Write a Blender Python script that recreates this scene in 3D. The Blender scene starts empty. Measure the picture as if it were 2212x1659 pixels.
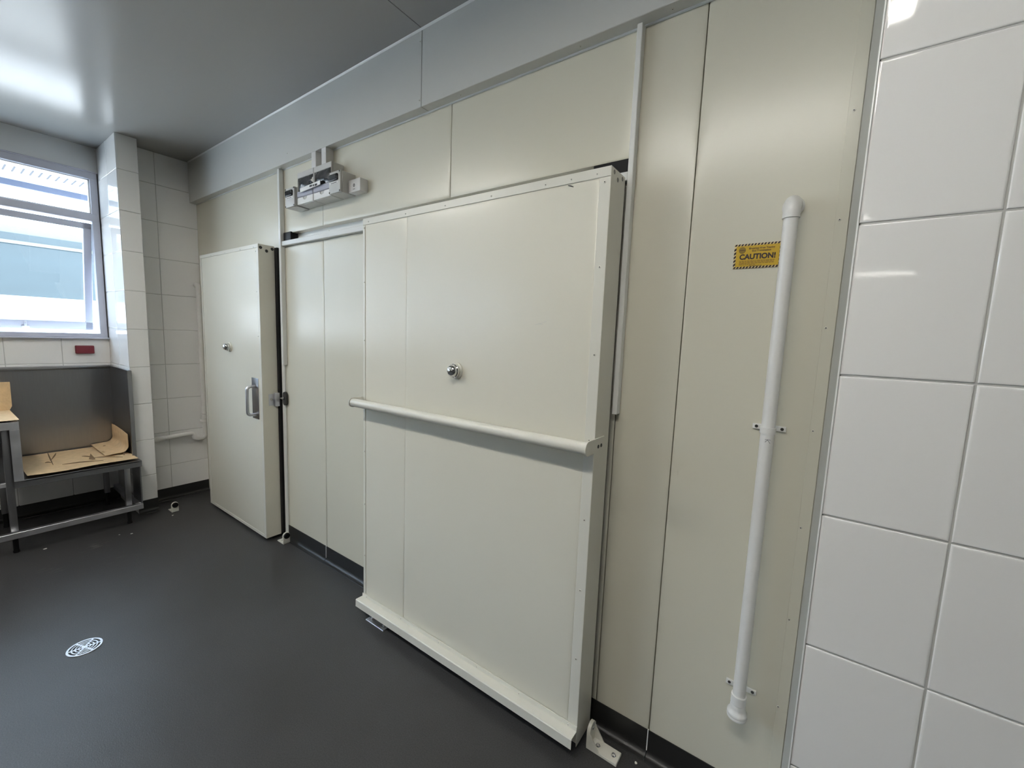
import bpy, bmesh, math, random
from mathutils import Vector, Matrix

S = bpy.context.scene
COL = S.collection
PI = math.pi
random.seed(7)

# ------------------------------------------------------------------ camera
cam_d = bpy.data.cameras.new('camera')
cam_d.sensor_width = 36.0
cam_d.sensor_fit = 'HORIZONTAL'
cam_d.lens = 14.5954
cam_d.clip_start = 0.02
cam = bpy.data.objects.new('camera', cam_d)
COL.objects.link(cam)
CR = Vector((0.814779, 0.578517, 0.038128))
CD = Vector((0.095815, -0.069502, -0.99297))
CF = Vector((-0.5718, 0.812704, -0.11206))
M = Matrix((CR, -CD, -CF)).transposed().to_4x4()
M.translation = Vector((0, 0, 1.44))
cam.matrix_world = M
S.camera = cam

# ------------------------------------------------------------------ sky, exposure
W = bpy.data.worlds.new('sky')
S.world = W
W.use_nodes = True
wn = W.node_tree
wn.nodes.clear()
wo = wn.nodes.new('ShaderNodeOutputWorld')
wb = wn.nodes.new('ShaderNodeBackground')
wb.inputs[0].default_value = (0.59, 0.785, 1.0, 1)
wb.inputs[1].default_value = 9.0
sun_d = bpy.data.lights.new('sun', 'SUN')
sun_d.energy = 18.0
sun_d.angle = 0.02
sun_d.color = (1.0, 0.985, 0.96)
sun = bpy.data.objects.new('sun', sun_d)
COL.objects.link(sun)
sun.rotation_euler = Vector((-0.60, 0.12, -0.80)).to_track_quat('-Z', 'Y').to_euler()
wn.links.new(wb.outputs[0], wo.inputs[0])
S.view_settings.view_transform = 'Standard'
S.view_settings.look = 'None'
S.view_settings.gamma = 1.0
S.view_settings.use_curve_mapping = False
S.view_settings.exposure = 0.46
LAMP_COL = (1.0, 0.965, 0.89)


# ------------------------------------------------------------------ materials
def mat(name, color, rough=0.5, metal=0.0, spec=0.5, noise=0.0, nscale=8.0, nstretch=(1, 1, 1),
        bump=0.0, bscale=40.0, bstretch=(1, 1, 1), rnoise=0.0, coat=0.0):
    m = bpy.data.materials.new(name)
    m.use_nodes = True
    nt = m.node_tree
    b = nt.nodes['Principled BSDF']
    b.inputs['Base Color'].default_value = (*color, 1)
    b.inputs['Roughness'].default_value = rough
    b.inputs['Metallic'].default_value = metal
    b.inputs['Specular IOR Level'].default_value = spec
    if coat:
        b.inputs['Coat Weight'].default_value = coat
        b.inputs['Coat Roughness'].default_value = 0.05
    geo = nt.nodes.new('ShaderNodeNewGeometry')

    def nz(scale, st, detail=4):
        mp = nt.nodes.new('ShaderNodeMapping')
        mp.inputs['Scale'].default_value = st
        nt.links.new(geo.outputs['Position'], mp.inputs[0])
        n = nt.nodes.new('ShaderNodeTexNoise')
        n.inputs['Scale'].default_value = scale
        n.inputs['Detail'].default_value = detail
        nt.links.new(mp.outputs[0], n.inputs['Vector'])
        return n
    if noise or rnoise:
        n = nz(nscale, nstretch)
        if noise:
            r = nt.nodes.new('ShaderNodeMapRange')
            r.inputs['From Min'].default_value = 0.3
            r.inputs['From Max'].default_value = 0.7
            r.inputs['To Min'].default_value = 1 - noise
            r.inputs['To Max'].default_value = 1 + noise
            nt.links.new(n.outputs['Fac'], r.inputs[0])
            mx = nt.nodes.new('ShaderNodeVectorMath')
            mx.operation = 'SCALE'
            mx.inputs[0].default_value = color
            nt.links.new(r.outputs[0], mx.inputs['Scale'])
            nt.links.new(mx.outputs[0], b.inputs['Base Color'])
        if rnoise:
            r = nt.nodes.new('ShaderNodeMapRange')
            r.inputs['From Min'].default_value = 0.3
            r.inputs['From Max'].default_value = 0.7
            r.inputs['To Min'].default_value = max(0.02, rough - rnoise)
            r.inputs['To Max'].default_value = rough + rnoise
            nt.links.new(n.outputs['Fac'], r.inputs[0])
            nt.links.new(r.outputs[0], b.inputs['Roughness'])
    if bump:
        n = nz(bscale, bstretch)
        bp = nt.nodes.new('ShaderNodeBump')
        bp.inputs['Strength'].default_value = bump
        bp.inputs['Distance'].default_value = 0.01
        nt.links.new(n.outputs['Fac'], bp.inputs['Height'])
        nt.links.new(bp.outputs[0], b.inputs['Normal'])
    return m


def emit(name, col, s):
    m = bpy.data.materials.new(name)
    m.use_nodes = True
    nt = m.node_tree
    nt.nodes.clear()
    o = nt.nodes.new('ShaderNodeOutputMaterial')
    e = nt.nodes.new('ShaderNodeEmission')
    e.inputs[0].default_value = (*col, 1)
    e.inputs[1].default_value = s
    nt.links.new(e.outputs[0], o.inputs[0])
    return m


def glass(name, gloss=0.08, tint=(1, 1, 1)):
    m = bpy.data.materials.new(name)
    m.use_nodes = True
    nt = m.node_tree
    nt.nodes.clear()
    o = nt.nodes.new('ShaderNodeOutputMaterial')
    t = nt.nodes.new('ShaderNodeBsdfTransparent')
    t.inputs[0].default_value = (*tint, 1)
    g = nt.nodes.new('ShaderNodeBsdfGlossy')
    g.inputs['Roughness'].default_value = 0.02
    mx = nt.nodes.new('ShaderNodeMixShader')
    mx.inputs[0].default_value = gloss
    nt.links.new(t.outputs[0], mx.inputs[1])
    nt.links.new(g.outputs[0], mx.inputs[2])
    nt.links.new(mx.outputs[0], o.inputs[0])
    return m


PANEL = mat('cream_panel', (0.675, 0.65, 0.545), 0.27, bump=0.05, bscale=3.0, bstretch=(1, 1, 0.35))
DOORP = mat('cream_door_skin', (0.745, 0.72, 0.62), 0.29, bump=0.05, bscale=3.0, bstretch=(1, 1, 0.4))
CREAM = mat('cream_powder_coat', (0.73, 0.715, 0.64), 0.32)
WHITEB = mat('white_bulkhead_board', (0.63, 0.63, 0.60), 0.4)
WHITEM = mat('white_painted_metal', (0.74, 0.745, 0.72), 0.35)
TILE = mat('white_glazed_tile', (0.86, 0.855, 0.84), 0.05, noise=0.01, nscale=2, bump=0.015, bscale=9)
GROUT = mat('pale_grout', (0.52, 0.52, 0.50), 0.8)
PLASTER = mat('white_plaster', (0.72, 0.73, 0.73), 0.6, bump=0.03, bscale=60)
FLASH = mat('shaded_grey_flashing', (0.44, 0.44, 0.42), 0.4)  # grey metal, darkened further to hold the shade on the return face
GREYWALL = mat('grey_painted_wall', (0.30, 0.30, 0.29), 0.5, bump=0.03, bscale=60)
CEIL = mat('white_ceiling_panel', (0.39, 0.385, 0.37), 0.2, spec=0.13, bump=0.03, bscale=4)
SKIRT = mat('black_vinyl_coving', (0.016, 0.016, 0.016), 0.35, bump=0.1, bscale=200)
PVC = mat('white_pvc', (0.76, 0.75, 0.725), 0.28, noise=0.03, nscale=14)
CHROME = mat('chrome', (0.75, 0.75, 0.75), 0.05, 1.0)
STEEL = mat('brushed_steel', (0.36, 0.36, 0.37), 0.32, 1.0, noise=0.04, nscale=420, nstretch=(1, 1, 0.015), bump=0.004, bscale=600, bstretch=(1, 1, 0.012))
STEELF = mat('satin_steel', (0.68, 0.68, 0.71), 0.42, 1.0, noise=0.08, nscale=12, rnoise=0.08)
ZINC = mat('screw_metal', (0.35, 0.35, 0.33), 0.3, 1.0)
DARKM = mat('dark_screw', (0.03, 0.03, 0.028), 0.4)
RUBBER = mat('black_rubber', (0.005, 0.005, 0.006), 0.45, spec=0.25)
BLACKP = mat('black_plastic', (0.008, 0.008, 0.009), 0.15, spec=0.25)
GREYP = mat('light_grey_plastic', (0.56, 0.555, 0.53), 0.4)
GREYP2 = mat('pale_grey_plastic', (0.70, 0.69, 0.67), 0.35)
LAVP = mat('blue_grey_plastic', (0.42, 0.43, 0.50), 0.3)
WHITEP = mat('white_plastic', (0.84, 0.84, 0.83), 0.3)
FILM = mat('smoked_film', (0.014, 0.014, 0.014), 0.10, spec=0.45, bump=0.25, bscale=45)
KRAFT = mat('kraft_card', (0.72, 0.52, 0.30), 0.75, noise=0.08, nscale=30, bump=0.1, bscale=90)
KRAFTD = mat('dark_card', (0.20, 0.125, 0.065), 0.8)
RED = mat('red_sponge', (0.20, 0.022, 0.035), 0.6, bump=0.25, bscale=250)
YELLOW = mat('yellow_sign', (0.60, 0.38, 0.012), 0.45)
YELLOWP = mat('pale_yellow', (0.75, 0.62, 0.30), 0.45)
GOLDD = mat('dark_gold', (0.26, 0.17, 0.012), 0.5)
INK = mat('dark_ink', (0.018, 0.006, 0.010), 0.5)
INKB = mat('brown_ink', (0.13, 0.065, 0.006), 0.5)
PENCIL = mat('marker_ink', (0.05, 0.05, 0.05), 0.6)
ALU = mat('white_aluminium', (0.54, 0.55, 0.63), 0.4)
GLASS = glass('window_glass', 0.07)
CHIP = mat('white_chip', (0.8, 0.78, 0.72), 0.6)
SOFFIT = mat('white_eave', (0.80, 0.82, 0.82), 0.6)
SLOT = mat('dark_slot', (0.03, 0.035, 0.05), 0.7)
GUTTER = mat('grey_gutter', (0.10, 0.115, 0.17), 0.5)
BLUEW = mat('pale_blue_cladding', (0.016, 0.028, 0.033), 0.6, noise=0.10, nscale=1.5, nstretch=(1, 0.6, 3))
CYANW = mat('pale_cyan_roof', (0.075, 0.09, 0.09), 0.6)
WHITEW = mat('white_render', (0.85, 0.85, 0.84), 0.7)
CONC = mat('pale_concrete', (0.62, 0.62, 0.60), 0.8, noise=0.05, nscale=3)


def floor_mat():
    m = bpy.data.materials.new('dark_grey_vinyl')
    m.use_nodes = True
    nt = m.node_tree
    b = nt.nodes['Principled BSDF']
    b.inputs['Roughness'].default_value = 0.42
    b.inputs['Specular IOR Level'].default_value = 0.45
    g = nt.nodes.new('ShaderNodeNewGeometry')
    n1 = nt.nodes.new('ShaderNodeTexNoise')
    n1.inputs['Scale'].default_value = 1.6
    n1.inputs['Detail'].default_value = 5
    n2 = nt.nodes.new('ShaderNodeTexNoise')
    n2.inputs['Scale'].default_value = 260
    n2.inputs['Detail'].default_value = 2
    nt.links.new(g.outputs['Position'], n1.inputs['Vector'])
    nt.links.new(g.outputs['Position'], n2.inputs['Vector'])
    r = nt.nodes.new('ShaderNodeValToRGB')
    r.color_ramp.elements[0].position = 0.3
    r.color_ramp.elements[0].color = (0.040, 0.039, 0.039, 1)
    r.color_ramp.elements[1].position = 0.75
    r.color_ramp.elements[1].color = (0.057, 0.057, 0.060, 1)
    nt.links.new(n1.outputs['Fac'], r.inputs[0])
    mp = nt.nodes.new('ShaderNodeMapRange')
    mp.inputs['From Min'].default_value = 0.25
    mp.inputs['From Max'].default_value = 0.75
    mp.inputs['To Min'].default_value = 0.65
    mp.inputs['To Max'].default_value = 1.35
    nt.links.new(n2.outputs['Fac'], mp.inputs[0])
    sc = nt.nodes.new('ShaderNodeVectorMath')
    sc.operation = 'SCALE'
    nt.links.new(r.outputs[0], sc.inputs[0])
    nt.links.new(mp.outputs[0], sc.inputs['Scale'])

    # dried smears with a shape of their own
    prev = sc.outputs[0]
    for (cx, cy, rad, st) in ((-3.62, 0.545, 0.10, 0.5), (-3.45, 0.34, 0.08, 0.25), (-3.30, 0.60, 0.16, 0.10)):
        d = nt.nodes.new('ShaderNodeVectorMath')
        d.operation = 'DISTANCE'
        d.inputs[1].default_value = (cx, cy, 0)
        nt.links.new(g.outputs['Position'], d.inputs[0])
        n3 = nt.nodes.new('ShaderNodeTexNoise')
        n3.inputs['Scale'].default_value = 22
        n3.inputs['Detail'].default_value = 6
        mpp = nt.nodes.new('ShaderNodeMapping')
        mpp.inputs['Scale'].default_value = (2.2, 0.7, 1)
        nt.links.new(g.outputs['Position'], mpp.inputs[0])
        nt.links.new(mpp.outputs[0], n3.inputs['Vector'])
        fr = nt.nodes.new('ShaderNodeMapRange')
        fr.inputs['From Min'].default_value = rad
        fr.inputs['From Max'].default_value = rad * 0.3
        nt.links.new(d.outputs['Value'], fr.inputs[0])
        tr = nt.nodes.new('ShaderNodeMapRange')
        tr.inputs['From Min'].default_value = 0.52
        tr.inputs['From Max'].default_value = 0.68
        nt.links.new(n3.outputs['Fac'], tr.inputs[0])
        mu = nt.nodes.new('ShaderNodeMath')
        mu.operation = 'MULTIPLY'
        nt.links.new(fr.outputs[0], mu.inputs[0])
        nt.links.new(tr.outputs[0], mu.inputs[1])
        mu2 = nt.nodes.new('ShaderNodeMath')
        mu2.operation = 'MULTIPLY'
        mu2.inputs[1].default_value = st
        nt.links.new(mu.outputs[0], mu2.inputs[0])
        mi = nt.nodes.new('ShaderNodeMix')
        mi.data_type = 'RGBA'
        nt.links.new(mu2.outputs[0], mi.inputs[0])
        nt.links.new(prev, mi.inputs[6])
        mi.inputs[7].default_value = (0.22, 0.21, 0.19, 1)
        prev = mi.outputs[2]
    nt.links.new(prev, b.inputs['Base Color'])
    bp = nt.nodes.new('ShaderNodeBump')
    bp.inputs['Strength'].default_value = 0.12
    bp.inputs['Distance'].default_value = 0.004
    nt.links.new(n2.outputs['Fac'], bp.inputs['Height'])
    nt.links.new(bp.outputs[0], b.inputs['Normal'])
    return m


FLOOR = floor_mat()


# ------------------------------------------------------------------ mesh builder
class MB:
    def __init__(self):
        self.bm = bmesh.new()

    def box(self, x0, x1, y0, y1, z0, z1, bevel=0.0, seg=2):
        t = bmesh.new()
        bmesh.ops.create_cube(t, size=1)
        for v in t.verts:
            v.co = Vector(((x0 + x1) / 2 + v.co.x * (x1 - x0), (y0 + y1) / 2 + v.co.y * (y1 - y0), (z0 + z1) / 2 + v.co.z * (z1 - z0)))
        if bevel:
            bmesh.ops.bevel(t, geom=t.edges[:], offset=bevel, segments=seg, affect='EDGES', profile=0.5)
        self._merge(t)
        return self

    def _merge(self, t):
        me = bpy.data.meshes.new('tmp')
        t.to_mesh(me)
        t.free()
        self.bm.from_mesh(me)
        bpy.data.meshes.remove(me)

    def poly(self, pts):
        self.bm.faces.new([self.bm.verts.new(p) for p in pts])
        return self

    def prism(self, prof, axis, a, b):
        """closed profile of 2-D points extruded along an axis from a to b"""
        def P(p, t):
            if axis == 'x':
                return (t, p[0], p[1])
            if axis == 'y':
                return (p[0], t, p[1])
            return (p[0], p[1], t)
        va = [self.bm.verts.new(P(p, a)) for p in prof]
        vb = [self.bm.verts.new(P(p, b)) for p in prof]
        n = len(prof)
        for i in range(n):
            self.bm.faces.new((va[i], va[(i + 1) % n], vb[(i + 1) % n], vb[i]))
        self.bm.faces.new(va)
        self.bm.faces.new(vb[::-1])
        return self

    def lathe(self, prof, origin, axis, seg=28):
        """prof = [(radius, height)], turned round an axis vector through origin"""
        ax = Vector(axis).normalized()
        u = ax.orthogonal().normalized()
        w = ax.cross(u)
        o = Vector(origin)
        rings = []
        for r, h in prof:
            if r < 1e-6:
                rings.append([self.bm.verts.new(o + ax * h)])
            else:
                rings.append([self.bm.verts.new(o + ax * h + (u * math.cos(2 * PI * i / seg) + w * math.sin(2 * PI * i / seg)) * r) for i in range(seg)])
        for A, B in zip(rings, rings[1:]):
            for i in range(seg):
                j = (i + 1) % seg
                if len(A) == 1 and len(B) == 1:
                    continue
                if len(A) == 1:
                    self.bm.faces.new((A[0], B[i], B[j]))
                elif len(B) == 1:
                    self.bm.faces.new((A[i], A[j], B[0]))
                else:
                    self.bm.faces.new((A[i], A[j], B[j], B[i]))
        for R_ in (rings[0], rings[-1]):
            if len(R_) > 2:
                self.bm.faces.new(R_)
        return self

    def tube(self, pts, r, seg=16, cap=True):
        pts = [Vector(p) for p in pts]
        rings = []
        up = None
        for i, p in enumerate(pts):
            if i == 0:
                d = pts[1] - p
            elif i == len(pts) - 1:
                d = p - pts[i - 1]
            else:
                d = (pts[i + 1] - p).normalized() + (p - pts[i - 1]).normalized()
            d.normalize()
            if up is None:
                up = d.orthogonal().normalized()
            else:
                up = (up - d * up.dot(d)).normalized()
            w = d.cross(up)
            rr = r[i] if isinstance(r, (list, tuple)) else r
            rings.append([self.bm.verts.new(p + (up * math.cos(2 * PI * k / seg) + w * math.sin(2 * PI * k / seg)) * rr) for k in range(seg)])
        for A, B in zip(rings, rings[1:]):
            for k in range(seg):
                j = (k + 1) % seg
                self.bm.faces.new((A[k], A[j], B[j], B[k]))
        if cap:
            self.bm.faces.new(rings[0][::-1])
            self.bm.faces.new(rings[-1])
        return self

    def build(self, name, material, parent=None, smooth=True, angle=0.6, **props):
        bmesh.ops.recalc_face_normals(self.bm, faces=self.bm.faces[:])
        me = bpy.data.meshes.new(name)
        self.bm.to_mesh(me)
        self.bm.free()
        if not isinstance(material, (list, tuple)):
            material = [material]
        for mm in material:
            me.materials.append(mm)
        if smooth:
            for p in me.polygons:
                p.use_smooth = True
            me.set_sharp_from_angle(angle=angle)
        o = bpy.data.objects.new(name, me)
        COL.objects.link(o)
        if parent is not None:
            o.parent = parent
            o.matrix_parent_inverse = Matrix.Translation(-parent.location)
        for k, v in props.items():
            o[k] = v
        return o


def arc(c, r, a0, a1, n, plane='yz', fixed=0.0):
    out = []
    for i in range(n + 1):
        a = math.radians(a0 + (a1 - a0) * i / n)
        p, q = c[0] + r * math.cos(a), c[1] + r * math.sin(a)
        out.append({'yz': (fixed, p, q), 'xz': (p, fixed, q), 'xy': (p, q, fixed)}[plane])
    return out


def thing(name, label, cat, loc=(0, 0, 0), group=None, kind=None):
    o = bpy.data.objects.new(name, None)
    o.empty_display_size = 0.05
    COL.objects.link(o)
    o.location = loc
    tag(o, label, cat, group, kind)
    return o


def tag(o, label, cat, group=None, kind=None):
    o['label'] = label
    o['category'] = cat
    if group:
        o['group'] = group
    if kind:
        o['kind'] = kind
    return o


def child(o, parent, name=None):
    """link a copy of an object as another part of parent"""
    c = o.copy()
    COL.objects.link(c)
    c.parent = parent
    return c


def text(body, size, loc, parent, material, name='lettering', rotm=None, bold=0.0, align='CENTER', xs=1.0):
    cu = bpy.data.curves.new(name, 'FONT')
    cu.body = body
    cu.size = size
    cu.align_x = align
    cu.align_y = 'CENTER'
    cu.extrude = 0.0002
    cu.offset = bold
    t = bpy.data.objects.new(name, cu)
    COL.objects.link(t)
    dg = bpy.context.evaluated_depsgraph_get()
    me = bpy.data.meshes.new_from_object(t.evaluated_get(dg))
    bpy.data.objects.remove(t)
    bpy.data.curves.remove(cu)
    me.materials.clear()
    me.materials.append(material)
    # text stands on a wall facing -y: text x -> +x, text y -> +z
    R_ = Matrix(((xs, 0, 0), (0, 0, -1), (0, 1, 0))).to_4x4()
    if rotm is not None:
        R_ = rotm.to_4x4() @ R_
    me.transform(Matrix.Translation(Vector(loc)) @ R_)
    o = bpy.data.objects.new(name, me)
    COL.objects.link(o)
    if parent is not None:
        o.parent = parent
        o.matrix_parent_inverse = Matrix.Translation(-parent.location)
    return o


def screw_mesh(r=0.004, h=0.002):
    mb = MB()
    mb.lathe([(r, 0), (r, h * 0.4), (r * 0.75, h), (r * 0.45, h), (r * 0.38, h * 0.3), (0, h * 0.3)], (0, 0, 0), (0, -1, 0), 14)
    o = mb.build('screw', [CREAM, DARKM])
    for p in o.data.polygons:
        if all((o.data.vertices[v].co.x ** 2 + o.data.vertices[v].co.z ** 2) ** 0.5 < r * 0.5 for v in p.vertices):
            p.material_index = 1
    me = o.data
    bpy.data.objects.remove(o)
    return me


SCREW = screw_mesh(0.0042, 0.0022)
SCREWS = screw_mesh(0.0034, 0.0018)


def place_screw(parent, loc, me=None, rz=0.0, rx=0.0, name='screw'):
    o = bpy.data.objects.new(name, me or SCREW)
    COL.objects.link(o)
    o.parent = parent
    o.matrix_parent_inverse = Matrix.Translation(-parent.location)
    o.location = loc
    o.rotation_euler = (rx, 0, rz)
    return o


# ------------------------------------------------------------------ tiles
def tile_face(mb, o, u, v, ub, vb, n, gap=0.0016, edge=0.0035, lift=0.0022, steps=4):
    """pillowed tiles: o origin, u/v unit axes, breaks along each, n = outward normal"""
    o, u, v, n = Vector(o), Vector(u), Vector(v), Vector(n)
    for a0, a1 in zip(ub, ub[1:]):
        for b0, b1 in zip(vb, vb[1:]):
            prof = [(gap + edge * (1 - math.cos(PI / 2 * i / steps)), lift * math.sin(PI / 2 * i / steps)) for i in range(steps + 1)]
            prof.append((gap + edge * 1.6, lift))
            rings = []
            for ins, h in prof:
                c = [(a0 + ins, b0 + ins), (a1 - ins, b0 + ins), (a1 - ins, b1 - ins), (a0 + ins, b1 - ins)]
                rings.append([mb.bm.verts.new(o + u * p + v * q + n * h) for p, q in c])
            for A, B in zip(rings, rings[1:]):
                for i in range(4):
                    j = (i + 1) % 4
                    mb.bm.faces.new((A[i], A[j], B[j], B[i]))
            mb.bm.faces.new(rings[-1])


TP = 0.2763
TZ0 = 0.0105
CZ = 2.733
ROWS = [0.0905] + [TZ0 + TP * k for k in range(1, 10)] + [CZ]


def rows_between(z0, z1):
    return [z0] + [r for r in ROWS if z0 + 0.01 < r < z1 - 0.01] + [z1]


# ------------------------------------------------------------------ room shell
YB = 1.37      # cool-room wall
fl = MB().box(-4.75, 3.5, -8.1, 1.5, -0.1, 0.0).build('floor', FLOOR, smooth=False)
tag(fl, 'dark grey speckled vinyl floor with dried smears near the bench', 'floor', kind='structure')

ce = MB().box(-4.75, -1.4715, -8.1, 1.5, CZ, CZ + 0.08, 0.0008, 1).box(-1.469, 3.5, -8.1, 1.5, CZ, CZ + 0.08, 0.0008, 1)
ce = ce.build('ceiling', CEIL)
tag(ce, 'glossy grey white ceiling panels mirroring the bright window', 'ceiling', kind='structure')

# cool-room panels
G = 0.0015
wbk = MB()
for x0, x1, z0, z1 in ((-4.25, -2.792, 0.02, 2.43), (-2.792, -2.333, 0.02, 1.955), (-2.333, -1.334, 0.02, 1.955), (-1.334, -0.522, 0.02, 1.955),
                       (-2.792, -2.333, 2.035, 2.43), (-2.333, -1.334, 2.035, 2.43), (-1.334, -0.522, 2.035, 2.43),
                       (-0.522, -0.3245, 0.02, 2.43), (-0.3245, 0.08, 0.02, 2.43)):
    wbk.box(x0 + G, x1 - G, YB + 0.004, YB + 0.05, z0, z1)
    tile_face(wbk, (0, YB + 0.004, 0), (1, 0, 0), (0, 0, 1), [x0, x1], [z0, z1], (0, -1, 0), gap=G, edge=0.03, lift=0.0035, steps=8)
wbk.box(-4.25, 2.0, YB + 0.05, YB + 0.12, 0, CZ)
wbk = wbk.build('wall_back', PANEL)
tag(wbk, 'cream insulated panel wall with upright joints behind both doors', 'wall', kind='structure')

# bulkhead along the ceiling
bh = MB().box(-4.25, -1.4715, 1.323, YB + 0.03, 2.42, CZ, 0.0015, 1).box(-1.4695, 0.09, 1.323, YB + 0.03, 2.42, CZ, 0.0015, 1)
bh = bh.build('trim_1', WHITEB)
tag(bh, 'long white boxed bulkhead under the ceiling with one butt joint', 'bulkhead', kind='structure')
for x, z in ((-1.481, 2.685), (-1.481, 2.449), (-2.62, 2.47), (-3.4, 2.449)):
    place_screw(bh, (x, 1.323, z), SCREWS)
for x in (-2.75, -1.26, -0.72, -0.42):
    place_screw(bh, (x, 1.346, 2.42), SCREWS, rx=PI / 2)
sb = MB()
sb.prism([(YB, 2.42), (YB - 0.004, 2.42), (YB - 0.0032, 2.4165), (YB, 2.414)], 'x', -4.18, 0.05)
sb.prism([(1.323, CZ), (1.317, CZ), (1.3195, CZ - 0.0045), (1.323, CZ - 0.007)], 'x', -4.18, 0.05)
sb = sb.build('trim_2', WHITEM)
tag(sb, 'white sealant bead along the bulkhead edges', 'sealant', kind='structure')

# upright channel trims either side of the sliding track
t3 = MB().box(-2.79, -2.766, 1.342, YB, 1.203, 2.42, 0.002, 1).build('trim_3', WHITEM)
tag(t3, 'white upright channel between the hinged door and control boxes', 'trim', kind='structure')
t4 = MB().box(-0.524, -0.506, 1.342, YB, 1.192, 2.415, 0.002, 1).build('trim_4', WHITEM)
tag(t4, 'white upright channel at the right of the sliding door', 'trim', kind='structure')
t5 = MB().box(-2.835, -2.797, 1.364, YB + 0.01, 0.0, 1.955, 0.0015, 1).build('trim_5', WHITEM)
tag(t5, 'narrow white door frame strip beside the hinged door edge', 'trim', kind='structure')
t6 = MB().box(0.026, 0.0535, 1.3675, YB + 0.002, 0.02, CZ, 0.0006, 1)
t6 = t6.build('trim_6', PANEL)
tag(t6, 'screwed cream corner angle where panel wall meets tiles', 'trim', kind='structure')
for x, z in ((0.037, 2.028), (0.035, 1.768), (0.034, 1.495), (0.033, 1.22), (0.032, 0.947), (0.031, 0.673), (0.030, 0.40)):
    place_screw(t6, (x, 1.3675, z), SCREWS)

# right tiled wall with its return
wr = MB()
ubr = [0.0] + [0.1797 + TP * k for k in range(0, 14)]
tile_face(wr, (0.053, 1.0022, 0), (1, 0, 0), (0, 0, 1), [u for u in ubr if u < 3.3] + [3.347], rows_between(0.0905, CZ), (0, -1, 0))
wr = wr.build('wall_right', [TILE, GROUT], angle=0.3)
bb = MB().box(0.0572, 3.4, 1.0022, 1.49, 0, CZ).build('grout', GROUT, wr, smooth=False)
MB().box(0.0545, 0.0575, 1.004, 1.3672, 0.02, CZ, 0.0008, 1).build('return_flashing', FLASH, wr)
tag(wr, 'white square glazed tiles on the near wall at right', 'wall', kind='structure')
te = MB().box(0.0515, 0.0545, 0.9985, 1.006, 0.0, CZ, 0.001, 2).build('trim_7', WHITEP)
tag(te, 'thin white tile edge strip on the corner of the near tiled wall', 'trim', kind='structure')

# window wall, pillar and recess on the left
XW, XP, XR = -4.53, -4.01, -4.19
YR, YP = 0.855, 0.972
WZ0, WZ1 = 1.313, 2.553
WY0, WY1 = -3.73, 0.848
wl = MB()
colW = sorted([YR] + [0.592 - TP * k for k in range(0, 33)])
colW = [c for c in colW if c > -7.98]
colW = [-8.0] + colW
tile_face(wl, (XW, 0, 0), (0, 1, 0), (0, 0, 1), colW, rows_between(0.0905, WZ0), (1, 0, 0))
tile_face(wl, (0, YR, 0), (1, 0, 0), (0, 0, 1), [XW, -4.262, XP - 0.002], rows_between(0.0905, CZ), (0, -1, 0))
tile_face(wl, (XP - 0.002, 0, 0), (0, 1, 0), (0, 0, 1), [YR, YP], rows_between(0.0905, CZ), (1, 0, 0))
tile_face(wl, (XR - 0.002, 0, 0), (0, 1, 0), (0, 0, 1), [YP, 1.110, 1.372], rows_between(0.0905, CZ), (1, 0, 0))
tile_face(wl, (0, YP - 0.002, 0), (1, 0, 0), (0, 0, 1), [XR, XP - 0.002], rows_between(0.0905, CZ), (0, 1, 0))
wl = wl.build('wall_left', [TILE], angle=0.3)
tag(wl, 'far white tiled wall with window, pillar and recess', 'wall', kind='structure')
gb = MB()
gb.box(XW - 0.12, XW, -8.1, YR + 0.02, 0, WZ0)
gb.box(XW - 0.12, XP - 0.002, YR, YP - 0.002, 0, CZ)
gb.box(XR - 0.4, XR - 0.002, YP - 0.01, 1.49, 0, CZ)
gb.build('grout', GROUT, wl, smooth=False)
pb = MB()
pb.box(XW - 0.12, XW + 0.001, -8.1, YR, WZ1, CZ + 0.01)
pb.box(XW - 0.12, XW + 0.001, -8.1, WY0, WZ0, WZ1)
pb.box(XW - 0.12, XW - 0.03, WY1, YR + 0.01, WZ0, WZ1)
pb.build('plaster_panel', PLASTER, wl, smooth=False)

wf = MB().box(-4.75, 3.5, -8.1, -8.0, 0, CZ).build('wall_front', GREYWALL, smooth=False)
tag(wf, 'plain grey wall behind the photographer', 'wall', kind='structure')
we = MB().box(3.4, 3.5, -8.0, 1.5, 0, CZ).build('wall_side', GREYWALL, smooth=False)
tag(we, 'plain grey wall out of view at the right end', 'wall', kind='structure')


# coved skirting
def cove(y):
    pr = [(y, 0.0), (y, 0.097), (y - 0.003, 0.097), (y - 0.0035, 0.03)]
    for i in range(1, 7):
        a = PI / 2 * i / 6
        pr.append((y - 0.0035 - 0.026 * (1 - math.cos(a)), 0.004 + 0.026 * (1 - math.sin(a))))
    pr.append((y - 0.032, 0.0))
    return pr


sk = MB()
sk.prism(cove(YB), 'x', -2.796, -2.3345)
sk.prism(cove(YB), 'x', -2.3315, -0.3265)
sk.prism(cove(YB), 'x', -0.3235, 0.056)
sk = sk.build('baseboard_back', SKIRT)
tag(sk, 'black coved vinyl skirting along the cream panel wall', 'skirting', kind='structure')
MB().box(-2.3345, -2.3315, 1.364, YB, 0.022, 0.1).box(-0.3265, -0.3235, 1.364, YB, 0.022, 0.1).build('joint_strip', WHITEP, sk)
sl = MB()
for (x, y0, y1) in ((XW, -8.0, YR), (XP, YR, YP), (XR, YP, YB)):
    pr = [(x + (YB - p), q) for p, q in cove(YB)]
    pr = [(p - 0.001, q) for p, q in pr]
    sl.prism(pr, 'y', y0, y1)
sl = sl.build('baseboard_left', SKIRT)
tag(sl, 'black coved vinyl skirting below the far tiled wall and pillar', 'skirting', kind='structure')

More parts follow.
